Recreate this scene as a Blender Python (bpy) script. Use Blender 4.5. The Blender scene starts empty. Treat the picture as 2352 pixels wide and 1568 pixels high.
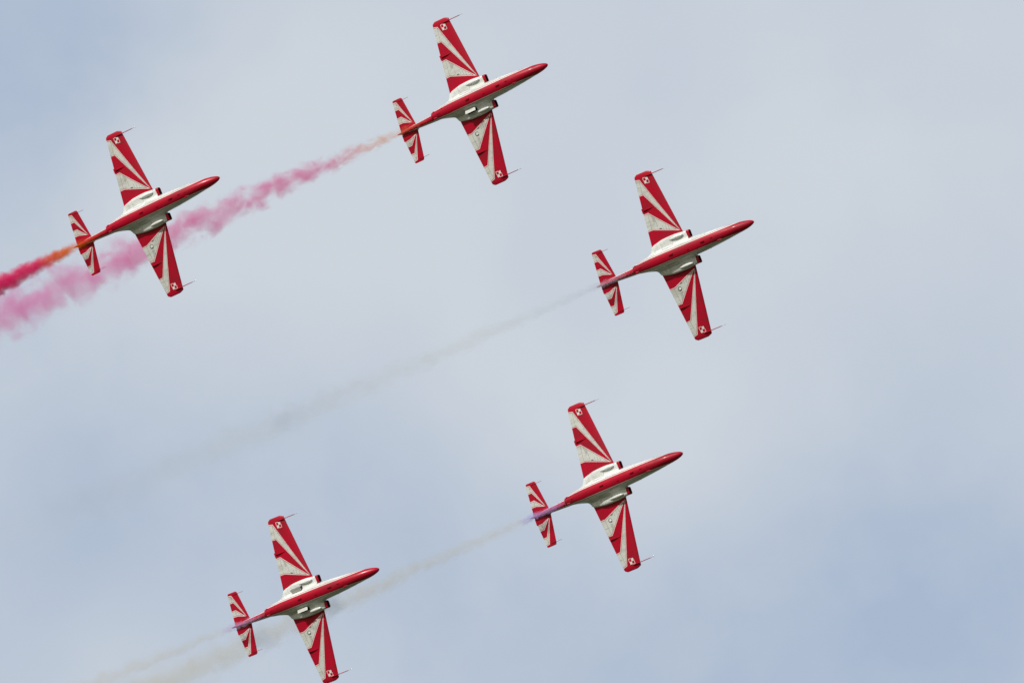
import bpy, bmesh, math, random
import numpy as np
from mathutils import Vector, Matrix

scene = bpy.context.scene
R = math.radians

# ------------------------------------------------------------------ camera
CAM_ELEV = 28.0
cam_data = bpy.data.cameras.new("camera")
cam_data.sensor_width = 36.0
cam_data.lens = 300.0
cam_data.clip_start = 0.5
cam_data.clip_end = 120000.0
cam = bpy.data.objects.new("camera", cam_data)
scene.collection.objects.link(cam)
cam.location = (0.0, 0.0, 1.7)
cam.rotation_euler = (R(90.0 + CAM_ELEV), 0.0, 0.0)
scene.camera = cam

# ------------------------------------------------------------------ sun
SUN_DIR = Vector((-0.556, -0.694, 0.457)).normalized()     # towards the sun
SUN_STRENGTH = 3.75
sun_data = bpy.data.lights.new("sun", 'SUN')
sun_data.energy = SUN_STRENGTH
sun_data.angle = R(0.6)
sun_data.color = (1.0, 0.97, 0.92)
sun = bpy.data.objects.new("sun", sun_data)
sun.rotation_euler = SUN_DIR.to_track_quat('Z', 'Y').to_euler()
scene.collection.objects.link(sun)
sun_elev = math.asin(SUN_DIR.z)
sun_az = math.atan2(SUN_DIR.x, SUN_DIR.y)                 # clockwise from +Y

# ------------------------------------------------------------------ view
scene.view_settings.view_transform = 'Standard'
scene.view_settings.look = 'None'
scene.view_settings.exposure = 0.0
scene.view_settings.gamma = 1.0
scene.render.film_transparent = False
try:
    scene.cycles.volume_bounces = 3
    scene.cycles.max_bounces = 8
    scene.cycles.volume_max_steps = 256
    scene.cycles.use_denoising = True
except Exception:
    pass

# ------------------------------------------------------------------ node helper
class NT:
    def __init__(self, nt):
        self.nt = nt
        nt.nodes.clear()
    def n(self, typ, **kw):
        nd = self.nt.nodes.new(typ)
        for k, v in kw.items():
            setattr(nd, k, v)
        return nd
    def link(self, a, b):
        self.nt.links.new(a, b)
    def put(self, sock, v):
        if hasattr(v, 'is_output') or isinstance(v, bpy.types.NodeSocket):
            self.link(v, sock)
        elif isinstance(v, (tuple, list)) and sock.type == 'RGBA' and len(v) == 3:
            sock.default_value = (*v, 1.0)
        else:
            sock.default_value = v
    def math(self, op, a, b=None, c=None, clamp=False):
        nd = self.n('ShaderNodeMath', operation=op, use_clamp=clamp)
        self.put(nd.inputs[0], a)
        if b is not None: self.put(nd.inputs[1], b)
        if c is not None: self.put(nd.inputs[2], c)
        return nd.outputs[0]
    def noise(self, vec, scale, detail=4.0, rough=0.5, dist=0.0):
        nd = self.n('ShaderNodeTexNoise')
        if vec is not None: self.link(vec, nd.inputs['Vector'])
        nd.inputs['Scale'].default_value = scale
        nd.inputs['Detail'].default_value = detail
        nd.inputs['Roughness'].default_value = rough
        nd.inputs['Distortion'].default_value = dist
        return nd.outputs['Fac']
    def smooth(self, v, a, b, lo=0.0, hi=1.0):
        nd = self.n('ShaderNodeMapRange', interpolation_type='SMOOTHSTEP')
        self.put(nd.inputs[0], v)
        nd.inputs[1].default_value = a; nd.inputs[2].default_value = b
        nd.inputs[3].default_value = lo; nd.inputs[4].default_value = hi
        return nd.outputs[0]
    def mix(self, f, a, b):
        nd = self.n('ShaderNodeMix', data_type='RGBA')
        self.put(nd.inputs['Factor'], f)
        self.put([s for s in nd.inputs if s.name == 'A' and s.type == 'RGBA'][0], a)
        self.put([s for s in nd.inputs if s.name == 'B' and s.type == 'RGBA'][0], b)
        return [s for s in nd.outputs if s.type == 'RGBA'][0]

# ------------------------------------------------------------------ sky
world = bpy.data.worlds.new("World")
scene.world = world
world.use_nodes = True
w = NT(world.node_tree)
tc = w.n('ShaderNodeTexCoord').outputs['Generated']
sky = w.n('ShaderNodeTexSky', sky_type='NISHITA')
sky.sun_disc = False
sky.sun_elevation = sun_elev
sky.sun_rotation = sun_az
sky.altitude = 100.0
sky.air_density = 1.0
sky.dust_density = 1.5
sky.ozone_density = 1.0
bg_sky = w.n('ShaderNodeBackground')
w.link(sky.outputs[0], bg_sky.inputs[0])
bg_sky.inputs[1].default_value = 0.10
# thin layered cloud: large soft banks and openings at fixed bearings, plus fine wisps
n1 = w.noise(tc, 26.0, 3.0, 0.5, 0.3)
n2 = w.noise(tc, 90.0, 4.0, 0.55, 0.2)
n0 = w.noise(tc, 3.0, 4.0, 0.55)
cloud = w.math('ADD', w.math('MULTIPLY', w.math('SUBTRACT', n1, 0.5), 0.75),
               w.math('MULTIPLY', w.math('SUBTRACT', n2, 0.5), 0.14))
cloud = w.math('ADD', cloud, 0.76)
ce, se = math.cos(R(CAM_ELEV)), math.sin(R(CAM_ELEV))
def bearing(px, py):
    f = 300 / 36 * 2352
    x, y = (px - 1176) / f, -(py - 784) / f
    return Vector((x, -se * y + ce, ce * y + se)).normalized()
# (x, y, radius [rad], weight) : openings (<0) and banks (>0) in the cloud sheet
BANKS = [(30, 110, 0.026, -0.62), (380, 40, 0.018, -0.24), (0, 420, 0.018, -0.12),
         (1850, 1500, 0.036, -0.48), (2330, 1480, 0.032, -0.36), (1300, 1580, 0.032, -0.34),
         (420, 1330, 0.040, -0.36), (40, 1180, 0.032, -0.26), (960, 1180, 0.030, -0.30), (2150, 950, 0.032, -0.20),
         (2050, 60, 0.016, -0.12), (1130, 930, 0.017, 0.28), (1400, 1080, 0.014, 0.14), (650, 330, 0.036, 0.26), (1950, 420, 0.040, 0.18),
         (1480, 850, 0.018, 0.16), (250, 1490, 0.012, 0.20), (1640, 1010, 0.016, 0.14), (1250, 60, 0.016, 0.12)]
for px, py, rad, wt in BANKS:
    d = w.n('ShaderNodeVectorMath', operation='DISTANCE')
    w.link(tc, d.inputs[0]); d.inputs[1].default_value = bearing(px, py)
    dist = w.math('ADD', d.outputs['Value'], w.math('MULTIPLY', w.math('SUBTRACT', n2, 0.5), 0.012))
    cloud = w.math('ADD', cloud, w.smooth(dist, rad, 0.0, 0.0, wt))
cloud = w.math('MULTIPLY', cloud, 1.0, clamp=True)
col = w.mix(cloud, (0.415, 0.505, 0.65), (0.635, 0.685, 0.745))
bg_cl = w.n('ShaderNodeBackground')
w.link(col, bg_cl.inputs[0]); bg_cl.inputs[1].default_value = 1.0
mixs = w.n('ShaderNodeMixShader')
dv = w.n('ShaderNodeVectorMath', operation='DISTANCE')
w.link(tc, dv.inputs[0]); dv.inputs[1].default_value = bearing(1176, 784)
# bright sheet ends outside the view: unseen sky dimmed to lower fill light
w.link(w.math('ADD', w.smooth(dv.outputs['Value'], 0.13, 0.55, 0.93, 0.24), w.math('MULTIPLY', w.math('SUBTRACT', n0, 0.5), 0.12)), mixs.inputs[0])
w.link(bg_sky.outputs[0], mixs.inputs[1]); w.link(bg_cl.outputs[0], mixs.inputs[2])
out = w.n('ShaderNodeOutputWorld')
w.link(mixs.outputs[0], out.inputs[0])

# ------------------------------------------------------------------ materials
def paint_mat(name, base, dirt, rough=0.32, amount=0.5, coat=0.35, scale=1.6, fine=0.12):
    m = bpy.data.materials.new(name); m.use_nodes = True
    t = NT(m.node_tree)
    oc0 = t.n('ShaderNodeTexCoord').outputs['Object']
    # every airframe has weathered in its own way
    vr = t.n('ShaderNodeVectorMath', operation='ADD'); t.link(oc0, vr.inputs[0])
    t.link(t.math('MULTIPLY', t.n('ShaderNodeObjectInfo').outputs['Random'], 60.0), vr.inputs[1])
    oc = vr.outputs[0]
    mp = t.n('ShaderNodeMapping'); t.link(oc, mp.inputs[0]); mp.inputs['Scale'].default_value = (0.45, 1.0, 1.0)
    a = t.noise(mp.outputs[0], scale, 5.0, 0.6, 0.6)
    b = t.noise(mp.outputs[0], scale * 9, 4.0, 0.6)
    f = t.math('MULTIPLY', t.smooth(a, 0.42, 0.72), amount)
    f = t.math('ADD', f, t.math('MULTIPLY', t.smooth(b, 0.45, 0.8), fine))
    # narrow streaks drawn back by the airflow
    ms = t.n('ShaderNodeMapping'); t.link(oc, ms.inputs[0]); ms.inputs['Scale'].default_value = (0.35, 9.0, 4.0)
    s = t.noise(ms.outputs[0], 1.3, 3.0, 0.6)
    f = t.math('ADD', f, t.math('MULTIPLY', t.smooth(s, 0.54, 0.72), amount * 0.6), clamp=True)
    c = t.mix(f, base, dirt)
    p = t.n('ShaderNodeBsdfPrincipled')
    t.link(c, p.inputs['Base Color'])
    r = t.math('ADD', t.math('MULTIPLY', f, 0.25), rough)
    t.link(r, p.inputs['Roughness'])
    p.inputs['Coat Weight'].default_value = coat
    p.inputs['Specular IOR Level'].default_value = 0.25
    p.inputs['Coat Roughness'].default_value = 0.12
    bp = t.n('ShaderNodeBump'); bp.inputs['Strength'].default_value = 0.12; bp.inputs['Distance'].default_value = 0.01
    t.link(b, bp.inputs['Height']); t.link(bp.outputs[0], p.inputs['Normal'])
    o = t.n('ShaderNodeOutputMaterial'); t.link(p.outputs[0], o.inputs[0])
    return m

def plain(name, base, rough=0.5, metal=0.0, var=0.25):
    m = bpy.data.materials.new(name); m.use_nodes = True
    t = NT(m.node_tree)
    oc = t.n('ShaderNodeTexCoord').outputs['Object']
    a = t.noise(oc, 6.0, 3.0)
    c = t.mix(a, base, tuple(v * (1 - var) for v in base))
    p = t.n('ShaderNodeBsdfPrincipled')
    t.link(c, p.inputs['Base Color'])
    p.inputs['Roughness'].default_value = rough
    p.inputs['Metallic'].default_value = metal
    o = t.n('ShaderNodeOutputMaterial'); t.link(p.outputs[0], o.inputs[0])
    return m

M = {}
M['red'] = paint_mat('red_paint', (0.405, 0.0008, 0.019), (0.235, 0.002, 0.013), 0.36, 0.75, 0.09)
M['line'] = paint_mat('dark_red_pinline', (0.36, 0.004, 0.010), (0.22, 0.006, 0.01), 0.4, 0.4, 0.2)
M['white'] = paint_mat('white_paint', (0.655, 0.675, 0.655), (0.42, 0.42, 0.375), 0.34, 0.62, 0.30)
M['wing_white'] = paint_mat('weathered_white_paint', (0.565, 0.58, 0.55), (0.33, 0.33, 0.29), 0.42, 0.60, 0.10, 2.2, 0.12)
M['pin'] = paint_mat('white_pinline', (0.66, 0.655, 0.63), (0.50, 0.48, 0.44), 0.4, 0.3, 0.2)
M['seam'] = plain('panel_gap', (0.20, 0.19, 0.165), 0.8)
M['seam_red'] = plain('panel_gap_on_red', (0.16, 0.004, 0.008), 0.7)
M['dark'] = plain('dark_cavity', (0.012, 0.012, 0.014), 0.8)
M['duct'] = plain('dark_red_duct', (0.035, 0.001, 0.003), 0.7)
M['steel'] = plain('bare_steel', (0.62, 0.60, 0.57), 0.28, 1.0)
M['burnt'] = plain('heat_stained_steel', (0.14, 0.10, 0.09), 0.45, 0.9)
M['lens'] = plain('landing_light_reflector', (0.42, 0.43, 0.44), 0.10, 1.0, 0.05)
M['bay'] = plain('grey_primer', (0.16, 0.17, 0.16), 0.6)
M['blue'] = plain('blue_black_mark', (0.015, 0.04, 0.09), 0.5)
M['glass'] = plain('tinted_canopy_glass', (0.02, 0.03, 0.035), 0.06)
M['light'] = plain('frosted_lamp_glass', (0.7, 0.72, 0.7), 0.2)

# ------------------------------------------------------------------ mesh helpers
XN = 5.6                                     # nose tip lies at x = +5.6, stations run aft
def V(xa, y, z): return Vector((XN - xa, y, z))

def build(name, bm, mats, parent=None, smooth=True):
    me = bpy.data.meshes.new(name)
    bmesh.ops.recalc_face_normals(bm, faces=bm.faces[:]) if bm.faces else None
    bm.to_mesh(me); bm.free()
    for m in mats: me.materials.append(M[m] if isinstance(m, str) else m)
    if smooth: me.polygons.foreach_set('use_smooth', [True] * len(me.polygons))
    o = bpy.data.objects.new(name, me)
    scene.collection.objects.link(o)
    if parent: o.parent = parent
    return o

def sharpen(bm, ang=40):
    for e in bm.edges:
        if len(e.link_faces) == 2 and e.calc_face_angle(0) > R(ang): e.smooth = False

def loft(bm, rings, closed=True, cap0=True, cap1=True, mat=0):
    vs = [[bm.verts.new(p) for p in r] for r in rings]
    n = len(rings[0])
    for a, b in zip(vs, vs[1:]):
        for i in range(n if closed else n - 1):
            j = (i + 1) % n
            try:
                f = bm.faces.new((a[i], a[j], b[j], b[i])); f.material_index = mat
            except ValueError: pass
    if cap0: f = bm.faces.new(vs[0]); f.material_index = mat
    if cap1: f = bm.faces.new(vs[-1][::-1]); f.material_index = mat
    return vs

def tube(bm, pts, rad, n=12, mat=0):
    rings = []
    for i, p in enumerate(pts):
        p = Vector(p)
        d = (Vector(pts[min(i + 1, len(pts) - 1)]) - Vector(pts[max(i - 1, 0)])).normalized()
        u = d.orthogonal().normalized(); v = d.cross(u)
        r = rad[i] if isinstance(rad, (list, tuple)) else rad
        rings.append([p + (u * math.cos(2 * math.pi * k / n) + v * math.sin(2 * math.pi * k / n)) * r for k in range(n)])
    # keep rings aligned
    u0 = None
    rings = []
    for i, p in enumerate(pts):
        p = Vector(p)
        d = (Vector(pts[min(i + 1, len(pts) - 1)]) - Vector(pts[max(i - 1, 0)])).normalized()
        if u0 is None: u0 = d.orthogonal().normalized()
        u0 = (u0 - d * u0.dot(d)).normalized(); v = d.cross(u0)
        r = rad[i] if isinstance(rad, (list, tuple)) else rad
        rings.append([p + (u0 * math.cos(2 * math.pi * k / n) + v * math.sin(2 * math.pi * k / n)) * r for k in range(n)])
    loft(bm, rings, mat=mat)

def inside(poly, x, y):
    c = False; n = len(poly); j = n - 1
    for i in range(n):
        xi, yi = poly[i]; xj, yj = poly[j]
        if (yi > y) != (yj > y) and x < (xj - xi) * (y - yi) / (yj - yi) + xi: c = not c
        j = i
    return c

def offset(poly, d):
    """move every edge of a polygon inwards by d"""
    n = len(poly)
    area = sum(poly[i][0] * poly[(i + 1) % n][1] - poly[(i + 1) % n][0] * poly[i][1] for i in range(n))
    s = 1.0 if area > 0 else -1.0
    outp = []
    for i in range(n):
        p0, p1, p2 = (Vector(poly[i - 1]), Vector(poly[i]), Vector(poly[(i + 1) % n]))
        a = (p1 - p0).normalized(); b = (p2 - p1).normalized()
        na = Vector((-a.y, a.x)) * s; nb = Vector((-b.y, b.x)) * s
        k = (na + nb); L = max(k.length_squared, 0.06)
        outp.append(tuple(p1 + k * (2 * d / L)))
    return outp

def strip(p, q, wd):
    a = Vector(p); b = Vector(q); d = (b - a).normalized(); nrm = Vector((-d.y, d.x)) * wd / 2
    return [tuple(a + nrm), tuple(b + nrm), tuple(b - nrm), tuple(a - nrm)]

def paint(bm, items, side=0, only=None):
    """cut the mesh along each (station, y) polygon and give what lies inside a material.
    side: -1 only faces looking down, 0 both"""
    for poly, mi in items:
        P = [(XN - a, b) for a, b in poly]
        for i in range(len(P)):
            p = Vector((*P[i], 0)); q = Vector((*P[(i + 1) % len(P)], 0))
            d = q - p
            if d.length < 1e-5: continue
            nrm = Vector((-d.y, d.x, 0)).normalized()
            x0, x1 = min(p.x, q.x) - 1e-4, max(p.x, q.x) + 1e-4
            y0, y1 = min(p.y, q.y) - 1e-4, max(p.y, q.y) + 1e-4
            geo = set()
            for f in bm.faces:
                if side < 0 and f.normal.z > 0.15: continue
                xs = [v.co.x for v in f.verts]; 
                if max(xs) < x0 or min(xs) > x1: continue
                ys = [v.co.y for v in f.verts]
                if max(ys) < y0 or min(ys) > y1: continue
                geo.add(f); geo.update(f.edges); geo.update(f.verts)
            if geo:
                bmesh.ops.bisect_plane(bm, geom=list(geo), dist=1e-5, plane_co=p, plane_no=nrm)
        bm.normal_update()
        for f in bm.faces:
            if side < 0 and f.normal.z > 0.15: continue
            c = f.calc_center_median()
            if inside(P, c.x, c.y):
                if only and mi in only and f.material_index not in only[mi]: continue
                f.material_index = mi

def pchip(xs, ys):
    xs = np.array(xs, float); ys = np.array(ys, float)
    h = np.diff(xs); dl = np.diff(ys) / h
    m = np.zeros_like(xs)
    m[0], m[-1] = dl[0], dl[-1]
    for i in range(1, len(xs) - 1):
        if dl[i - 1] * dl[i] > 0:
            w1, w2 = 2 * h[i] + h[i - 1], h[i] + 2 * h[i - 1]
            m[i] = (w1 + w2) / (w1 / dl[i - 1] + w2 / dl[i])
    def f(x):
        x = min(max(x, xs[0]), xs[-1])
        i = min(max(int(np.searchsorted(xs, x)) - 1, 0), len(xs) - 2)
        t = (x - xs[i]) / h[i]
        return float(ys[i] * (1 + 2 * t) * (1 - t) ** 2 + m[i] * h[i] * t * (1 - t) ** 2
                     + ys[i + 1] * t * t * (3 - 2 * t) + m[i + 1] * h[i] * t * t * (t - 1))
    return f

# ------------------------------------------------------------------ fuselage shape
sq = math.sqrt
fw_ = pchip([sq(a) for a in (0, .03, .1, .25, .5, .8, 1.3, 2, 2.7, 3.5, 4.3, 5.5, 6.2, 6.8, 7.2, 7.6, 7.95, 8.15)],
            [0, .06, .115, .175, .24, .285, .34, .415, .47, .52, .54, .54, .51, .46, .415, .36, .29, .255])
fh_ = pchip([sq(a) for a in (0, .03, .1, .25, .5, .8, 1.3, 2, 3, 6, 7, 7.6, 8.15)],
            [0, .06, .115, .185, .26, .33, .42, .48, .52, .50, .42, .34, .255])
fz = pchip([0, .5, 1.3, 2.5, 6, 7.6, 8.15], [-.12, -.19, -.27, -.30, -.30, -.33, -.35])
fw = lambda a: fw_(sq(max(a, 0))); fh = lambda a: fh_(sq(max(a, 0)))
nyo = pchip([4.2, 4.5, 5.1, 5.85, 6.3, 6.6, 6.78, 6.84, 6.95, 7.2, 7.6], [1.03, 1.05, 1.10, 1.08, 1.01, .945, .85, .72, .57, .46, .34])
nzb = pchip([4.2, 5, 5.8, 6.3, 6.7, 6.85, 7.2, 7.6], [-.32, -.37, -.33, -.235, -.15, -.14, -.15, -.16])
nzt = pchip([4.2, 5, 6, 6.7, 7.6], [.05, .12, .08, .0, -.04])
cz = pchip([0, 1, 3, 4.2, 6.6, 7.6, 8.15], [-.12, -.17, -.1, -.05, -.08, -.26, -.35])

def sdf(a, y, z):
    w_, h_, z_ = max(fw(a), 1e-4), max(fh(a), 1e-4), fz(a)
    k0 = math.hypot(y / w_, (z - z_) / h_); k1 = math.hypot(y / w_ ** 2, (z - z_) / h_ ** 2)
    d = k0 * (k0 - 1) / k1 if k1 > 1e-9 else -min(w_, h_)
    if 4.2 <= a <= 7.6:
        yo, zb, zt = nyo(a), nzb(a), nzt(a)
        hy, hz = (yo - .2) / 2, (zt - zb) / 2
        r = min(.13, hz * .95)
        qy = abs(abs(y) - (yo + .2) / 2) - hy + r; qz = abs(z - (zt + zb) / 2) - hz + r
        d2 = math.hypot(max(qy, 0), max(qz, 0)) + min(max(qy, qz), 0) - r
        k = .16
        hh = max(k - abs(d - d2), 0) / k
        d = min(d, d2) - hh * hh * k * .25
    return d

def ray(a, th):
    c, s = math.cos(th), math.sin(th); z0 = cz(a)
    lo, hi = 0.0, 1.4
    # march out to the first exit, then bisect
    t = 0.0
    while t < 1.4 and sdf(a, c * t, z0 + s * t) < 0: t += .04
    lo, hi = max(t - .04, 0), t
    for _ in range(14):
        m = (lo + hi) / 2
        if sdf(a, c * m, z0 + s * m) < 0: lo = m
        else: hi = m
    return c * hi, z0 + s * hi

def zbot(a, y):
    z = -1.1
    while z < .3 and sdf(a, y, z) > 0: z += .01
    lo, hi = z - .01, z
    for _ in range(12):
        m = (lo + hi) / 2
        if sdf(a, y, m) > 0: lo = m
        else: hi = m
    return hi

# half width of the red belly stripe, by station
SY = [(0.0, .60), (0.45, .42), (0.62, .335), (0.8, .29), (1.7, .268), (4.0, .275), (6.9, .268), (7.6, .24), (8.16, .225)]

def make_fuselage(root):
    bm = bmesh.new()
    st = [0.0004, .004, .012, .03, .06, .1, .15, .21, .28, .36, .45, .55, .66, .78, .9]
    a = 1.02
    while a < 4.15: st.append(a); a += .11
    st += [4.199, 4.2, 4.24, 4.3]
    a = 4.38
    while a < 6.5: st.append(a); a += .085
    a = 6.52
    while a < 7.1: st.append(a); a += .035
    while a < 8.12: st.append(a); a += .08
    st.append(8.15)
    N = 104
    ths = []
    for i in range(N):                      # denser towards the nacelles' flat faces
        u = 2 * math.pi * i / N
        ths.append(u - .22 * math.sin(2 * u))
    half = [t for t in ths]
    rings = []
    for a in st:
        rings.append([V(a, *ray(a, t)) for t in half])
    # open end: turn inwards to form the lip round the nozzle
    zc = fz(8.15)
    rings.append([Vector((XN - 8.145, p.y * .88, zc + (p.z - zc) * .88)) for p in rings[-1]])
    rings.append([Vector((XN - 7.75, p.y * .92, zc + (p.z - zc) * .92)) for p in rings[-1]])
    loft(bm, rings, cap0=True, cap1=False)
    # leave the intake fronts open: the collars sit there
    bm.normal_update()
    kill = [f for f in bm.faces if abs(f.normal.x) > .95 and abs(f.calc_center_median().x - (XN - 4.1995)) < .003
            and abs(f.calc_center_median().y) > .5 and abs(f.calc_center_median().z + .13) < .2]
    bmesh.ops.delete(bm, geom=kill, context='FACES_ONLY')
    bmesh.ops.recalc_face_normals(bm, faces=bm.faces[:])
    for f in bm.faces: f.material_index = 0
    L = [(s, y) for s, y in SY]
    def band(off): return [(s, y + off) for s, y in L] + [(s, -y - off) for s, y in reversed(L)]
    items = [(band(.095), 3), (band(.078), 0), (band(.055), 3), (band(.048), 2), (band(0), 1)]
    items = [(band(.070), 3), (band(.046), 2), (band(0), 1)]
    # panel joints
    seams = [strip((3.0, .36), (3.0, .56), .014), strip((3.0, -.36), (3.0, -.56), .014),
             strip((6.05, .36), (6.05, 1.1), .014), strip((6.05, -.36), (6.05, -1.1), .014),
             strip((6.62, .36), (6.62, .62), .014), strip((6.62, -.36), (6.62, -.62), .014),
             strip((6.05, .62), (6.62, .62), .012), strip((6.05, -.62), (6.62, -.62), .012),
             strip((2.2, .36), (2.2, .44), .012), strip((2.2, -.36), (2.2, -.44), .012), strip((3.9, .36), (3.9, .56), .012), strip((3.9, -.36), (3.9, -.56), .012),
             strip((3.0, .40), (3.9, .43), .010), strip((3.0, -.40), (3.9, -.43), .010), strip((5.05, .37), (5.05, .50), .010), strip((5.05, -.37), (5.05, -.50), .010),
             strip((6.35, .62), (6.35, .95), .010), strip((6.35, -.62), (6.35, -.95), .010), strip((7.1, .33), (7.1, .46), .010), strip((7.1, -.33), (7.1, -.46), .010),
             strip((4.38, .36), (5.1, .43), .010), strip((4.38, -.36), (5.1, -.43), .010)]
    items += [(s, 3 + 1) for s in seams]
    for s, hw in ((1.95, .25), (2.9, .26), (3.75, .26), (4.62, .26), (5.5, .26), (6.3, .26), (6.95, .25), (7.45, .235)):
        items.append((strip((s, -hw), (s, hw), .012), 5))
    items.append((strip((1.0, -.16), (2.1, -.20), .011), 5))
    items.append((strip((1.0, .06), (1.9, .09), .010), 5))
    paint(bm, items, side=-1)
    # nose all red, above as well
    for f in bm.faces:
        c = f.calc_center_median()
        if XN - c.x < .56 and f.material_index in (0,): f.material_index = 1
        if XN - c.x > 8.1: f.material_index = 1 if f.material_index == 0 and c.z < zc + .2 else f.material_index
    sharpen(bm, 50)
    return build('fuselage', bm, ['white', 'red', 'pin', 'line', 'seam', 'seam_red'], root)

def make_boom(root):
    bm = bmesh.new()
    T = [(4.6, .30, .22, -.02), (5.4, .33, .27, .06), (6.2, .33, .30, .11), (7, .30, .31, .13), (8, .255, .28, .15), (8.6, .225, .25, .17),
         (9.2, .19, .21, .20), (9.8, .155, .18, .22), (10.4, .11, .14, .24), (10.9, .06, .10, .25), (11.1, .03, .06, .25), (11.17, .006, .02, .25)]
    fW = pchip([t[0] for t in T], [t[1] for t in T]); fH = pchip([t[0] for t in T], [t[2] for t in T]); fZ = pchip([t[0] for t in T], [t[3] for t in T])
    st = list(np.linspace(4.6, 11.17, 60))
    N = 40
    rings = [[V(a, fW(a) * math.cos(2 * math.pi * k / N), fZ(a) + fH(a) * math.sin(2 * math.pi * k / N)) for k in range(N)] for a in st]
    loft(bm, rings)
    bmesh.ops.recalc_face_normals(bm, faces=bm.faces[:])
    L = [(7.5, .19), (8.2, .175), (9.0, .14), (9.8, .12), (10.9, .10), (11.18, .10)]
    def band(off): return [(s, y + off) for s, y in L] + [(s, -y - off) for s, y in reversed(L)]
    paint(bm, [(band(.055), 3), (band(.038), 2), (band(0), 1), (strip((9.72, -.2), (9.72, .2), .012), 4),
               (strip((8.95, -.2), (8.95, .2), .010), 4)], side=-1)
    return build('tail_boom', bm, ['white', 'red', 'pin', 'line', 'seam_red'], root)

# ------------------------------------------------------------------ lifting surfaces
def airfoil(n=22, tc=.11, camber=.012):
    up, lo = [], []
    for i in range(n + 1):
        x = .5 * (1 - math.cos(math.pi * i / n))
        t = 5 * tc * (.2969 * sq(x) - .126 * x - .3516 * x * x + .2843 * x ** 3 - .1015 * x ** 4) + .0012 * x
        c = camber * 4 * x * (1 - x)
        up.append((x, c + t)); lo.append((x, c - t))
    return up[::-1] + lo[1:-1]               # TE -> LE over the top, back below (closed)

WZ = lambda y: -.08 + .036 * abs(y)
def surface(bm, spans, prof):
    """spans: list of (y, le, te, z, thickness_scale)"""
    rings = []
    for y, le, te, z, ts in spans:
        c = te - le
        rings.append([V(le + c * x, y, z + t * c * ts) for x, t in prof])
    loft(bm, rings)
    bmesh.ops.recalc_face_normals(bm, faces=bm.faces[:])

def rays(apex, outer, inner, mi, s):
    items = []
    for poly in (outer, inner):
        poly = [(a, y * s) for a, y in poly]
        items.append((poly, mi[0]))
        items.append((offset(poly, .05), mi[1]))
        items.append((offset(poly, .078), mi[2]))
    return items

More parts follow.
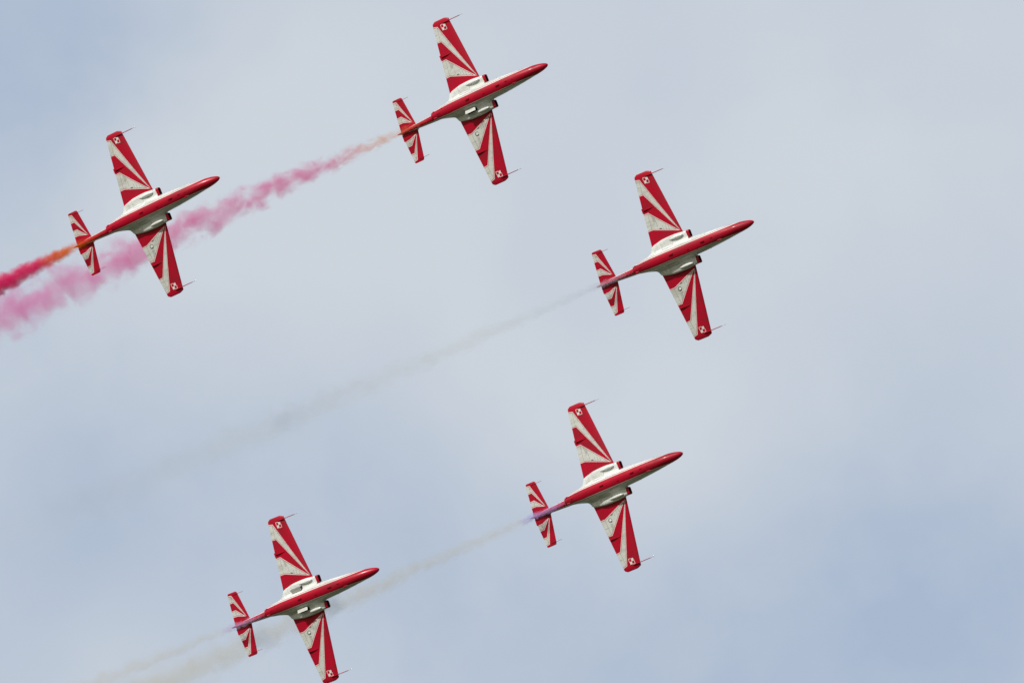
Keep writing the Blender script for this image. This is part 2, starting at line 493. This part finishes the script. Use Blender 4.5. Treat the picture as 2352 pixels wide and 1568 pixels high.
def make_wing(s, root):
    """s = +1 left wing, -1 right wing"""
    bm = bmesh.new()
    sp = []
    LE = lambda y: 4.52 + (y - 1.08) * .1588
    TE = lambda y: 6.75 - (y - .9) * .105
    for y in np.linspace(.8, 4.95, 22): sp.append((s * y, LE(y), TE(y), WZ(y), 1.0))
    for y, le, te in ((5.0, 5.14, 6.32), (5.05, 5.145, 6.313), (5.09, 5.17, 6.29), (5.13, 5.26, 6.235), (5.16, 5.345, 6.185), (5.18, 5.41, 6.15), (5.19, 5.45, 6.13)):
        k = sq(max(1 - ((y - 4.95) / .243) ** 3.2, 0.015)); c = te - le; c0 = 1.18
        sp.append((s * y, le, te, WZ(4.95) + (y - 4.95) * .12, k * c0 / c))
    surface(bm, sp, airfoil())
    for v in bm.verts:                       # root follows the nacelle and clears the intake duct
        if abs(v.co.y) < .801:
            k_ = min(max((XN - v.co.x - 4.48) / .7, 0), 1)
            v.co.y = s * (1.045 + (.8 - 1.045) * k_)
    te = lambda y: TE(y) + .06
    # overshoot the trailing edge so the stripe runs right round it
    outer = [(4.60, 1.17), (6.03, 4.84), (6.36, 4.92), (6.52, 3.95), (6.13, 3.92)]
    inner = [(4.64, 1.19), (6.22, 2.85), (6.62, 2.84), (6.74, 1.80), (6.31, 1.80)]
    items = []
    for poly in (outer, inner):
        P = [(a, y * s) for a, y in poly]
        items.append((P, 2)); 
        n = len(P)
        def inset(d):
            # only the three drawn sides are inset, the side along the trailing edge stays
            q = offset(P, d)
            q[2] = (P[2][0] + .0, q[2][1]); q[3] = (P[3][0], q[3][1])
            return q
        items.append((inset(.038), 3)); items.append((inset(.062), 1))
    # national marking: 2 x 2 checks with contrasting borders
    cx, cy, u, v = 5.62, 4.68 * s, .155, .168
    def q(ix, iy, g=0.0):
        a0, a1 = (cx, cx + u) if ix > 0 else (cx - u, cx)
        b0, b1 = (cy, cy + v) if iy > 0 else (cy - v, cy)
        return [(a0 + g * 0 - (g if ix < 0 else 0), b0 - (g if iy < 0 else 0)), (a1 + (g if ix > 0 else 0), b0 - (g if iy < 0 else 0)),
                (a1 + (g if ix > 0 else 0), b1 + (g if iy > 0 else 0)), (a0 - (g if ix < 0 else 0), b1 + (g if iy > 0 else 0))]
    for ix, iy in ((1, -1), (-1, 1)):        # red checks carry a white border
        items.append((q(ix, iy, .028), 2)); items.append((q(ix, iy), 0))
    for ix, iy in ((1, 1), (-1, -1)): items.append((q(ix, iy), 2))
    # hinge lines of aileron and flap, panel joints, louvres
    W = [((6.07, 4.85), (6.17, 3.98)), ((6.27, 2.80), (6.36, 1.86)), ((5.93, 4.25), (5.76, 4.25)),
         ((6.29, 2.35), (6.56, 2.35)), ((5.60, 1.86), (5.60, 1.56)), ((5.60, 1.60), (5.95, 1.60)), ((5.42, 1.5), (5.42, 1.82)),
         ((5.92, 1.84), (5.92, 2.15)), ((6.2, 4.4), (6.37, 4.4)), ((5.72, 3.62), (5.58, 3.62)), ((5.25, 1.38), (5.25, 1.70))]
    for p, r_ in W: items.append((strip((p[0], p[1] * s), (r_[0], r_[1] * s), .016), 4))
    D = [((6.18, 3.9), (6.26, 2.9)), ((6.37, 1.78), (6.45, 1.12)), ((5.6, 1.5), (5.6, 1.16)), ((5.35, 4.9), (4.95, 2.2))]
    for p, r_ in D: items.append((strip((p[0], p[1] * s), (r_[0], r_[1] * s), .013), 5))
    y = 2.22
    while y < 2.76:
        x1 = 6.10 if y < 2.5 else 6.13
        items.append((strip((x1 - (.18 if y < 2.6 else .10), y * s), (x1, y * s), .024), 4)); y += .062
    items.append((strip((5.70, 1.70 * s), (5.86, 1.73 * s), .06), 6)); items.append((strip((5.68, 1.66 * s), (5.88, 1.70 * s), .015), 4))
    bmsideitems = items
    paint(bm, bmsideitems, side=0, only={4: (1,), 5: (0,)})
    sharpen(bm, 60)
    wing = build('wing', bm, ['red', 'wing_white', 'pin', 'line', 'seam', 'seam_red', 'bay'], root)
    # pitot boom: red rod with a slimmer bare metal tip
    bm = bmesh.new()
    yy, zz = 4.92 * s, .035
    tube(bm, [V(5.62, yy, zz - .005), V(5.5, yy, zz - .035), V(5.2, yy, zz - .03), V(4.37, yy, zz)], [.012, .026, .026, .019], 10, 0)
    tube(bm, [V(4.39, yy, zz), V(4.34, yy, zz), V(4.12, yy, zz), V(4.10, yy, zz)], [.017, .010, .009, .004], 10, 1)
    tube(bm, [V(4.165, yy, zz), V(4.15, yy, zz), V(4.11, yy, zz)], [.016, .017, .006], 10, 1)
    build('pitot_tube', bm, ['red', 'steel'], wing)
    # fence under the trailing part
    bm = bmesh.new()
    yf = 3.07 * s; zl = WZ(3.07)
    prof = [(5.74, -.07), (6.1, -.10), (6.34, -.105), (6.45, -.085), (6.50, -.03), (6.53, .0), (5.74, .0)]
    loft(bm, [[V(a, yf + dy, zl + z) for a, z in prof] for dy in (-.012, .012)])
    build('wing_fence', bm, ['red'], wing, smooth=False)
    if s < 0:                                # trim tab stands proud of the aileron
        bm = bmesh.new()
        loft(bm, [[V(a, y, WZ(3.05) + z) for a, z in ((6.40, -.022), (6.570, -.016), (6.570, -.008), (6.40, .012))] for y in (-2.90, -3.20)])
        build('trim_tab', bm, ['red'], wing, smooth=False)
    if s > 0:
        bm = bmesh.new()
        c = V(6.0, 1.98, WZ(1.98) - .048)
        pr = [(.128, .006), (.128, -.012), (.112, -.014), (.108, .0), (.08, .022), (.045, .036), (.0015, .042)]
        loft(bm, [[c + Vector((r_ * math.cos(t), r_ * math.sin(t), z)) for t in np.linspace(0, 2 * math.pi, 25)[:-1]] for r_, z in pr], cap0=False)
        for f in bm.faces:
            f.material_index = 1
        ll = build('landing_light', bm, ['lens', 'dark'], wing)
        bm = bmesh.new()
        bmesh.ops.create_uvsphere(bm, u_segments=20, v_segments=10, radius=.062, matrix=Matrix.Translation(c + Vector((.03, .028, .0))) @ Matrix.Diagonal((1, 1, .5, 1)))
        build('lamp', bm, ['light'], ll)
    # small lamp near the intake
    bm = bmesh.new()
    bmesh.ops.create_uvsphere(bm, u_segments=12, v_segments=8, radius=.028, matrix=Matrix.Translation(V(4.42, .97 * s, -.30)))
    build('lamp', bm, ['light' if s > 0 else 'dark'], wing)
    return wing

def make_tailplane(s, root):
    bm = bmesh.new()
    sp = []
    LE = lambda y: 9.78 + (y - .2) * .164
    TE = lambda y: 10.90 - (y - .15) * .085
    z0 = .34
    for y in list(np.linspace(.03, 1.88, 12)): sp.append((s * y, LE(y), TE(y), z0, 1.0))
    for y, le, te in ((1.93, 10.075, 10.745), (1.965, 10.10, 10.725), (1.985, 10.135, 10.69), (1.992, 10.17, 10.66)):
        sp.append((s * y, le, te, z0, sq(max(1 - ((y - 1.88) / .118) ** 2, .02))))
    surface(bm, sp, airfoil(16, .085, 0))
    items = []
    outer = [(9.92, .34), (10.50, 1.83), (10.80, 1.885), (10.84, 1.38), (10.53, 1.385)]
    inner = [(9.97, .36), (10.52, .925), (10.86, .925), (10.92, .545), (10.53, .535)]
    for poly in (outer, inner):
        P = [(a, y * s) for a, y in poly]
        items.append((P, 2))
        def inset(d):
            q = offset(P, d); q[2] = (P[2][0], q[2][1]); q[3] = (P[3][0], q[3][1]); return q
        items.append((inset(.042), 3)); items.append((inset(.064), 1))
    items.append((strip((10.56, 1.78 * s), (10.60, 1.44 * s), .014), 4))
    items.append((strip((10.58, .9 * s), (10.60, .58 * s), .014), 4))
    items.append((strip((10.62, .74 * s), (10.50, .76 * s), .022), 4)); items.append((strip((10.6, 1.66 * s), (10.46, 1.66 * s), .02), 4))
    items.append((strip((10.57, 1.34 * s), (10.60, .95 * s), .012), 5)); items.append((strip((10.60, .5 * s), (10.62, .2 * s), .012), 5))
    paint(bm, items, side=0, only={4: (1,), 5: (0,)})
    sharpen(bm, 60)
    tp = build('tailplane', bm, ['red', 'wing_white', 'pin', 'line', 'seam', 'seam_red'], root)
    bm = bmesh.new()
    tube(bm, [V(10.36, 1.83 * s, z0 - .045), V(10.05, 1.83 * s, z0 - .035), V(9.64, 1.83 * s, z0 - .02)], [.012, .012, .009], 8)
    build('balance_rod', bm, ['line'], tp)
    if s > 0:
        bm = bmesh.new()
        loft(bm, [[V(a, y, z0 + z) for a, z in ((10.78, -.02), (10.915, -.015), (10.915, -.007), (10.78, .012))] for y in (.16, .54)])
        build('trim_tab', bm, ['red'], tp, smooth=False)
    return tp

def make_fin(root):
    bm = bmesh.new()
    rings = []
    prof = airfoil(14, .09, 0)
    for z, le, te, k in ((.25, 9.25, 11.02, 1), (.6, 9.70, 11.04, 1), (1.0, 10.0, 11.04, 1), (1.45, 10.27, 11.02, 1), (1.58, 10.37, 10.98, .8), (1.63, 10.45, 10.90, .35)):
        c = te - le
        rings.append([V(le + c * x, t * c * k, z) for x, t in prof])
    loft(bm, rings)
    fin = build('fin', bm, ['red'], root)
    bm = bmesh.new()
    # lower rudder edge behind the tailplane
    rings = []
    for z, a0, a1 in ((.30, 10.9, 11.16), (.9, 10.9, 11.14), (1.3, 10.9, 11.06)):
        rings.append([V(a0, -.02, z), V(a1, -.004, z), V(a1, .004, z), V(a0, .02, z)])
    loft(bm, rings)
    build('rudder', bm, ['line'], fin, smooth=False)

def rbox(y0, y1, z0, z1, r, n=5):
    pts = []
    for (cy, cz_, a0) in ((y1 - r, z1 - r, 0), (y0 + r, z1 - r, 90), (y0 + r, z0 + r, 180), (y1 - r, z0 + r, 270)):
        for k in range(n + 1):
            t = R(a0 + 90 * k / n); pts.append((cy + r * math.cos(t), cz_ + r * math.sin(t)))
    return pts

def make_intake(s, root):
    bm = bmesh.new()
    def ring(a, g, sk=0.0):
        return [V(a - .05 * (y - .8) * 0 + (z + .13) * sk, s * y, z) for y, z in rbox(.585 - g, 1.03 + g, -.318 - g, .052 + g, .10 + g)]
    sk = .06
    R_ = [ring(4.24, .0), ring(4.20, .008), ring(4.09, .006, sk), ring(4.06, -.006, sk), ring(4.055, -.012, sk), ring(4.062, -.020, sk), ring(4.085, -.024, sk * .6)]
    loft(bm, R_, cap0=False, cap1=False, mat=0)
    loft(bm, [ring(4.085, -.024, sk * .6), ring(4.75, -.06)], cap0=False, cap1=True, mat=1)
    sharpen(bm, 60)
    it = build('air_intake', bm, ['red', 'duct'], root)
    # splitter plate closing the gap to the body
    bm = bmesh.new()
    loft(bm, [[V(a, s * y, z) for y, z in rbox(.42, .60, -.31, .045, .03, 2)] for a in (4.20, 4.23)])
    build('splitter_plate', bm, ['white'], it, smooth=False)
    return it

def make_small(root):
    # nozzle
    bm = bmesh.new(); zc = -.35
    circ = lambda a, r_: [V(a, r_ * math.cos(t), zc + r_ * math.sin(t)) for t in np.linspace(0, 2 * math.pi, 33)[:-1]]
    loft(bm, [circ(7.7, .20), circ(8.12, .205), circ(8.20, .20), circ(8.205, .19), circ(7.7, .17)], cap0=False, cap1=False)
    loft(bm, [circ(7.72, .20), circ(7.70, .05), circ(7.86, .004)], cap0=False, cap1=False, mat=1)
    build('exhaust_nozzle', bm, ['burnt', 'dark'], root)
    # main wheel fairings
    for s in (1, -1):
        bm = bmesh.new(); rings = []
        for i in range(19):
            t = i / 18; a = 4.43 + 1.0 * t
            k = (max(t, .0005) ** .62) * ((1 - t) ** .80) * 1.9 if 0 < i < 18 else .02
            k = min(k, 1.0 + 0 * k)
            rings.append([V(a, s * .885 + .145 * k * math.cos(u), -.385 + .02 * t + .155 * k * math.sin(u)) for u in np.linspace(0, 2 * math.pi, 21)[:-1]])
        loft(bm, rings)
        paint(bm, [(strip((5.18, s * .70), (5.18, s * 1.06), .014), 1)], side=-1)
        build('wheel_fairing', bm, ['white', 'seam'], root)
    # belly aerials
    def blade(a0, a1, y, h, name='aerial', mat='red', th=.014, zadd=0):
        bm = bmesh.new(); zb = zbot((a0 + a1) / 2, y) + .03
        L = a1 - a0
        pr = [(a0 + .25 * L, 0), (a0 + .0 * L, -h), (a0 + .75 * L, -h * 1.0), (a1, 0)]
        pr = [(a0, .0), (a0 + .12 * L, -h - .03), (a1, -h - .03), (a1 - .15 * L, .0)]
        loft(bm, [[V(a, y + d * k, zb + z) for a, z in pr] for d, k in ((-th, 1), (th, 1))])
        build(name, bm, [mat], root, smooth=False)
    blade(3.10, 3.40, -.03, .06)
    blade(5.28, 5.58, -.03, .06)
    blade(4.22, 4.37, .06, .03)
    blade(2.55, 2.72, -.04, .03)
    blade(2.18, 2.26, .0, .015)
    blade(7.45, 7.72, -.01, .015)
    # side scoops: small half teardrops
    def scoop(a0, a1, y, r_, z, name='air_scoop', mat='red'):
        bm = bmesh.new(); rings = []
        for i in range(11):
            t = i / 10; k = math.sin(math.pi * min(t * .5 + .02, .5)) if t < 1 else 1
            rings.append([V(a0 + (a1 - a0) * t, y + r_ * k * math.cos(u), z + r_ * .8 * k * math.sin(u)) for u in np.linspace(0, 2 * math.pi, 15)[:-1]])
        loft(bm, rings)
        for f in bm.faces:
            if abs(f.calc_center_median().x - (XN - a1)) < 1e-4: f.material_index = 1
        build(name, bm, [mat, 'dark'], root)
    scoop(2.04, 2.36, .255, .045, zbot(2.2, .255) - .005)
    scoop(7.72, 8.06, .175, .055, zbot(7.9, .175) + .0)
    scoop(7.72, 8.02, -.20, .05, zbot(7.9, -.2) + .01)
    scoop(7.22, 7.34, -.22, .035, zbot(7.3, -.22))
    scoop(.16, .3, -.10, .025, zbot(.22, -.10) + .005)
    scoop(6.55, 6.8, -.42, .03, zbot(6.6, -.42) + .01, 'air_scoop', 'white')
    # fine probes seen against the sky along the flank
    for a, s in ((3.05, 1), (3.35, -1), (2.6, -1)):
        bm = bmesh.new(); y0 = fw(a) * s; z0 = fz(a) - .02
        tube(bm, [V(a, y0 * .97, z0), V(a + .01, y0 + .02 * s, z0), V(a + .03, y0 + .03 * s, z0)], [.010, .009, .006], 6)
        build('probe', bm, ['dark'], root)
    # dark warning triangles each side of the nose
    for s in (1, -1):
        bm = bmesh.new()
        pts = []
        for a, t in ((1.70, -25), (1.86, -25), (1.80, -2)):
            th = R(t) if s > 0 else R(180 - t)
            y, z = ray(a, th); d = Vector((0, math.cos(th), math.sin(th)))
            pts.append(V(a, y, z) + d * .006)
        f = bm.faces.new([bm.verts.new(p) for p in pts])
        r_ = bmesh.ops.extrude_face_region(bm, geom=[f])
        for v in [g for g in r_['geom'] if isinstance(g, bmesh.types.BMVert)]: v.co.y -= .012 * s
        build('warning_marking', bm, ['blue'], root, smooth=False)
    # canopy
    bm = bmesh.new(); rings = []
    for i in range(25):
        t = i / 24; a = 1.45 + 3.3 * t
        k = (math.sin(math.pi * min(max(t, .004), .996) ** .8)) ** .6
        wd, hh = .36 * k ** .6, .52 * k
        rings.append([V(a, wd * math.cos(u), .08 + hh * math.sin(u)) for u in np.linspace(0, math.pi, 19)])
    loft(bm, rings, closed=True, cap0=False, cap1=False)
    cp = build('canopy', bm, ['glass'], root)
    for a in (2.0, 3.1, 4.25):
        t = (a - 1.45) / 3.3; k = (math.sin(math.pi * t ** .8)) ** .6
        bm = bmesh.new()
        tube(bm, [V(a, (.36 * k ** .6 + .004) * math.cos(u), .08 + (.52 * k + .004) * math.sin(u)) for u in np.linspace(0, math.pi, 25)], .018, 8)
        build('canopy_frame', bm, ['white'], cp)
    # dorsal spine behind the canopy
    bm = bmesh.new(); rings = []
    for i in range(17):
        t = i / 16; a = 4.3 + 3.7 * t
        hh = .50 * (1 - t) ** 1.3 + .02; wd = .28 * (1 - t) + .1
        rings.append([V(a, wd * math.cos(u), .12 + .2 * t + hh * math.sin(u)) for u in np.linspace(0, math.pi, 15)])
    loft(bm, rings)
    build('dorsal_spine', bm, ['white'], root)

def conform(bm, poly_rows, off, mat=0, flip=False):
    """patch hung `off` below the skin; poly_rows = list of rows of (station, y)"""
    vs = [[bm.verts.new(V(a, y, zbot(a, abs(y)) - off)) for a, y in row] for row in poly_rows]
    for r0, r1 in zip(vs, vs[1:]):
        for i in range(len(r0) - 1):
            f = bm.faces.new((r0[i], r0[i + 1], r1[i + 1], r1[i])); f.material_index = mat

def brake_outline(s, g=0.0, n=12):
    """rows of points filling the airbrake outline: front edge is cut obliquely"""
    rows = []
    for i in range(7):
        v = i / 6; y = .50 - g + (.25 + 2 * g) * v
        a1 = 5.97 + g; a0 = 5.24 - g + .10 * max(0, (.35 - v) / .35)
        rows.append([(a0 + (a1 - a0) * k / n, s * y) for k in range(n + 1)])
    return rows

def make_airbrake(s, opened, root):
    if opened:
        bm = bmesh.new()
        conform(bm, brake_outline(s, .012), .006, 0)
        bay = build('airbrake', bm, ['dark'], root)       # flat dark sheet on the skin, painted as the bay's shade
        bay.name = 'airbrake_bay_shade'
        bm = bmesh.new()
        rows = brake_outline(s)
        hinge_y = .50; z0 = zbot(5.6, .5) - .03; ang = R(25)
        rings = []
        outline = [rows[0][0], rows[0][-1], rows[-1][-1], rows[-1][0], rows[3][0]]
        outline = [rows[0][0], rows[0][-1], rows[-1][-1], rows[-1][0], rows[2][0]]
        def pos(a, y, dz):
            d = abs(y) - hinge_y
            drop = .015 + .02 * (5.97 - a)
            return V(a, s * (hinge_y + d * math.cos(ang)), z0 - d * math.sin(ang) - drop + dz)
        loft(bm, [[pos(a, y, dz) for a, y in outline] for dz in (0, .018)])
        pl = build('airbrake', bm, ['wing_white'], root, smooth=False)
        for a in (5.45, 5.8):                           # struts
            b2 = bmesh.new()
            tube(b2, [V(a, s * .55, zbot(a, .55) + .02), pos(a, s * .60, .01)], .014, 8)
            build('actuator', b2, ['steel'], pl)
    else:
        bm = bmesh.new()
        conform(bm, brake_outline(s), .008, 0)
        pl = build('airbrake', bm, ['white'], root)
        bm = bmesh.new()
        # dark gap along the outboard edge and the front
        w_ = .016 if s > 0 else .011
        def run(pts, wd):
            for p, q in zip(pts, pts[1:]):
                st = strip(p, q, wd); n = max(2, int((Vector(q) - Vector(p)).length / .06))
                rows = [[tuple(Vector(st[0]).lerp(Vector(st[1]), k / n)) for k in range(n + 1)],
                        [tuple(Vector(st[3]).lerp(Vector(st[2]), k / n)) for k in range(n + 1)]]
                conform(bm, rows, .012)
        run([(5.95, s * .62), (5.30, s * .62)], w_ * 1.3)
        run([(5.24, s * .90), (5.23, s * .66), (5.27, s * .56), (5.42, s * .48), (5.97, s * .48)], w_ * .8)
        run([(5.98, s * .48), (5.98, s * .84)], w_ * .6)
        build('panel_gap', bm, ['seam'], pl, smooth=False)

# ------------------------------------------------------------------ one jet, then its copies
def tag(o, label=None, cat=None, group=None, kind=None):
    if label: o['label'] = label
    if cat: o['category'] = cat
    if group: o['group'] = group
    if kind: o['kind'] = kind

proto = bpy.data.objects.new('jet_aircraft', None)
scene.collection.objects.link(proto)
make_fuselage(proto); make_boom(proto)
for s in (1, -1):
    make_wing(s, proto); make_tailplane(s, proto); make_intake(s, proto)
make_fin(proto); make_small(proto)

def kids(o): return [c for c in scene.objects if c.parent == o]
def copy_tree(o, parent=None):
    c = o.copy(); scene.collection.objects.link(c); c.parent = parent
    for ch in kids(o): copy_tree(ch, c)
    return c

POSE = {
 'A': ([[0.81226, 0.36799, 0.45209], [-0.57145, 0.34843, 0.74294], [0.11582, -0.86219, 0.49335]], [-21.746, 443.384, 246.067]),
 'B': ([[0.81258, 0.35031, 0.46536], [-0.57266, 0.33319, 0.74898], [0.10728, -0.87548, 0.4714]], [-2.396, 437.827, 250.596]),
 'C': ([[0.83056, 0.35153, 0.43148], [-0.54802, 0.38004, 0.74509], [0.09789, -0.85569, 0.50833]], [9.496, 438.843, 240.784]),
 'D': ([[0.81504, 0.33049, 0.47545], [-0.57035, 0.31524, 0.75844], [0.10074, -0.88972, 0.44548]], [5.475, 446.459, 229.464]),
 'E': ([[0.81533, 0.32856, 0.47629], [-0.57416, 0.35555, 0.73746], [0.07291, -0.87512, 0.47859]], [-12.367, 455.654, 226.639]),
}
LABEL = {
 'A': 'red and white jet trailing the thick orange and crimson smoke',
 'B': 'red and white jet with one airbrake open, trailing the long pink smoke',
 'C': 'red and white jet farthest right, trailing the long thin grey smoke',
 'D': 'red and white jet with violet haze over its tail boom and both airbrakes shut',
 'E': 'lowest red and white jet, flying with both airbrakes open',
}
BRAKES = {'A': (0, 0), 'B': (1, 0), 'C': (0, 0), 'D': (0, 0), 'E': (1, 1)}   # (left, right)
jets = {}
for i, k in enumerate('ABCDE'):
    jets[k] = proto if i == 0 else copy_tree(proto)
for k, o in jets.items():
    rot, loc = POSE[k]
    m = Matrix(rot).to_4x4(); m.translation = Vector(loc)
    o.matrix_world = m
    tag(o, LABEL[k], 'jet aircraft', 'display team jets in formation')
    for s, op in zip((1, -1), BRAKES[k]): make_airbrake(s, op, o)

# ------------------------------------------------------------------ smoke
TRAIL = {   # start at the nozzle, far end
 'A': ((-23.925, 444.567, 245.615), (-35.314, 452.579, 243.60)),
 'B': ((-4.581, 439.012, 250.173), (-39.088, 463.157, 245.976)),
 'C': ((7.277, 439.967, 240.372), (-39.192, 470.854, 234.471)),
 'D': ((3.281, 447.635, 229.065), (-26.563, 468.828, 224.828)),
 'E': ((-14.563, 456.846, 226.299), (-27.969, 466.4, 224.895)),
}
# r(x) = r0 + k * x**p ; colour stops (distance, colour) ; density stops (distance, density per metre)
SPEC = {
 'A': dict(r0=.12, k=.086, p=.85, ext=1.12, amp=.60, noise=1.5, lab='dense smoke trail turning from orange to crimson, behind the leftmost jet',
           col=[(0, (.95, .30, .04)), (3.5, (.94, .24, .01)), (4.6, (.92, .11, .03)), (5.4, (.92, .025, .22)), (16, (.90, .014, .30))],
           den=[(0, .0), (1.8, .8), (2.6, 2.0), (3.3, 5.5), (6, 5), (12, 4.6), (16, 4.2)], ani=.0),
 'B': dict(r0=.10, k=.066, p=.90, ext=1.10, amp=1.30, noise=.95, lab='long lumpy pink smoke trail passing behind the leftmost jet',
           col=[(0, (.96, .40, .15)), (4.2, (.96, .45, .20)), (5.8, (.92, .24, .24)), (8, (.92, .17, .46)), (44, (.94, .22, .62))],
           den=[(0, .0), (1.6, .7), (3.4, 1.5), (8, 1.3), (16, .80), (28, .46), (42, .35)], ani=.0),
 'C': dict(r0=.11, k=.050, p=.90, ext=1.0, amp=.85, noise=1.2, lab='faint grey smoke trail reaching from the rightmost jet across the sky',
           col=[(0, (.70, .70, .92)), (4, (.72, .74, .84)), (10, (.80, .82, .76)), (56, (.83, .82, .73))],
           den=[(0, .0), (1.2, 1.6), (2.8, 2.4), (3.5, .7), (7, .44), (16, .23), (30, .10), (42, .03), (50, .0)], ani=.0),
 'D': dict(r0=.12, k=.050, p=.90, ext=1.05, amp=.9, noise=1.3, lab='faint beige smoke trail passing behind the lowest jet',
           col=[(0, (.66, .50, .95)), (2.9, (.62, .58, .97)), (3.7, (.80, .74, .60)), (37, (.80, .74, .55))],
           den=[(0, .8), (.7, 3.6), (2.9, 3.6), (3.5, .9), (10, .55), (24, .36), (37, .26)], ani=.0),
 'E': dict(r0=.12, k=.058, p=.90, ext=1.10, amp=.9, noise=1.3, lab='short faint beige smoke trail starting at the lowest jet',
           col=[(0, (.72, .62, .94)), (2.9, (.72, .66, .94)), (3.7, (.80, .75, .61)), (20, (.80, .74, .56))],
           den=[(0, .2), (1.0, 2.0), (2.8, 2.8), (3.5, .7), (10, .42), (18, .34)], ani=.0),
}
def ramp(t, x, stops, xmax, color):
    nd = t.n('ShaderNodeValToRGB')
    t.link(t.math('DIVIDE', x, xmax), nd.inputs[0])
    cr = nd.color_ramp
    mx = max(v for _, v in stops) if not color else 1.0
    while len(cr.elements) < len(stops): cr.elements.new(.5)
    for e, (p, v) in zip(cr.elements, stops):
        e.position = min(p / xmax, 1.0)
        e.color = (*v, 1) if color else (v / mx, v / mx, v / mx, 1)
    return (nd.outputs['Color'], mx)

for k, sp in SPEC.items():
    a, b = (Vector(p) for p in TRAIL[k])
    b = a + (b - a) * sp['ext']; L = (b - a).length
    seed = ord(k) * 7.31
    rad = lambda x: sp['r0'] + sp['k'] * max(x, 0) ** sp['p']
    m = bpy.data.materials.new('smoke_' + {'A': 'crimson', 'B': 'pink', 'C': 'grey', 'D': 'beige', 'E': 'pale_beige'}[k]); m.use_nodes = True
    t = NT(m.node_tree)
    oc = t.n('ShaderNodeTexCoord').outputs['Object']
    sx = t.n('ShaderNodeSeparateXYZ'); t.link(oc, sx.inputs[0])
    x, y, z = sx.outputs
    xp = t.math('MAXIMUM', x, .001)
    r = t.math('ADD', t.math('MULTIPLY', t.math('POWER', xp, sp['p']), sp['k']), sp['r0'])
    # noise coordinates grow with the trail so the billows do too
    s0 = t.math('POWER', xp, .62)
    cv = t.n('ShaderNodeCombineXYZ')
    t.link(t.math('ADD', t.math('MULTIPLY', s0, 4.2), seed), cv.inputs[0])
    t.link(t.math('DIVIDE', y, r), cv.inputs[1]); t.link(t.math('DIVIDE', z, r), cv.inputs[2])
    nz = t.noise(cv.outputs[0], sp['noise'], 5.0, 0.58, 0.6)
    # slow meander of the core
    cm = t.n('ShaderNodeCombineXYZ'); t.link(t.math('ADD', s0, seed), cm.inputs[0])
    nm = t.n('ShaderNodeTexNoise'); t.link(cm.outputs[0], nm.inputs['Vector']); nm.inputs['Scale'].default_value = 2.6; nm.inputs['Detail'].default_value = 2.0
    sm = t.n('ShaderNodeSeparateColor'); t.link(nm.outputs['Color'], sm.inputs[0])
    off = .55
    y1 = t.math('SUBTRACT', t.math('DIVIDE', y, r), t.math('MULTIPLY', t.math('SUBTRACT', sm.outputs[0], .5), off))
    z1 = t.math('SUBTRACT', t.math('DIVIDE', z, r), t.math('MULTIPLY', t.math('SUBTRACT', sm.outputs[1], .5), off))
    q = t.math('SQRT', t.math('ADD', t.math('MULTIPLY', y1, y1), t.math('MULTIPLY', z1, z1)))
    q = t.math('ADD', q, t.math('MULTIPLY', t.math('SUBTRACT', nz, .5), sp['amp'] * 3.2))
    mask = t.smooth(q, 1.12, .05)
    edge = t.smooth(t.math('SQRT', t.math('ADD', t.math('MULTIPLY', t.math('DIVIDE', y, r), t.math('DIVIDE', y, r)),
                                          t.math('MULTIPLY', t.math('DIVIDE', z, r), t.math('DIVIDE', z, r)))), 1.5, 1.1)
    mask = t.math('MULTIPLY', mask, edge)
    dcol, mx = ramp(t, x, sp['den'], L, False)
    ccol, _ = ramp(t, x, sp['col'], L, True)
    dens = t.math('MULTIPLY', t.math('MULTIPLY', mask, dcol), mx)
    pv = t.n('ShaderNodeVolumePrincipled')
    t.link(ccol, pv.inputs['Color']); t.link(dens, pv.inputs['Density'])
    pv.inputs['Anisotropy'].default_value = sp['ani']
    o_ = t.n('ShaderNodeOutputMaterial'); t.link(pv.outputs[0], o_.inputs['Volume'])
    try: m.cycles.volume_step_rate = .5
    except Exception: pass
    bm = bmesh.new()
    xs = list(np.linspace(0, 1, 40) ** 1.4 * L)
    rings = [[Vector((xx, 1.5 * rad(xx) * math.cos(u), 1.5 * rad(xx) * math.sin(u))) for u in np.linspace(0, 2 * math.pi, 17)[:-1]] for xx in xs]
    loft(bm, rings)
    o = build('smoke_trail', bm, [m], None)
    rotq = (b - a).to_track_quat('X', 'Z')
    o.rotation_euler = rotq.to_euler(); o.location = a
    tag(o, sp['lab'], 'smoke trail', 'smoke trails behind the jets')

# ------------------------------------------------------------------ ground
gm = bpy.data.materials.new('airfield_grass'); gm.use_nodes = True
t = NT(gm.node_tree)
oc = t.n('ShaderNodeTexCoord').outputs['Object']
c = t.mix(t.noise(oc, .004, 5), (0.055, 0.080, 0.028), (0.10, 0.10, 0.05))
p = t.n('ShaderNodeBsdfPrincipled'); t.link(c, p.inputs['Base Color']); p.inputs['Roughness'].default_value = .9
o_ = t.n('ShaderNodeOutputMaterial'); t.link(p.outputs[0], o_.inputs[0])
bm = bmesh.new()
bmesh.ops.create_grid(bm, x_segments=24, y_segments=24, size=40000)
g = build('ground', bm, [gm], None, smooth=False)
g['kind'] = 'structure'; g['label'] = 'grass airfield far below the jets'
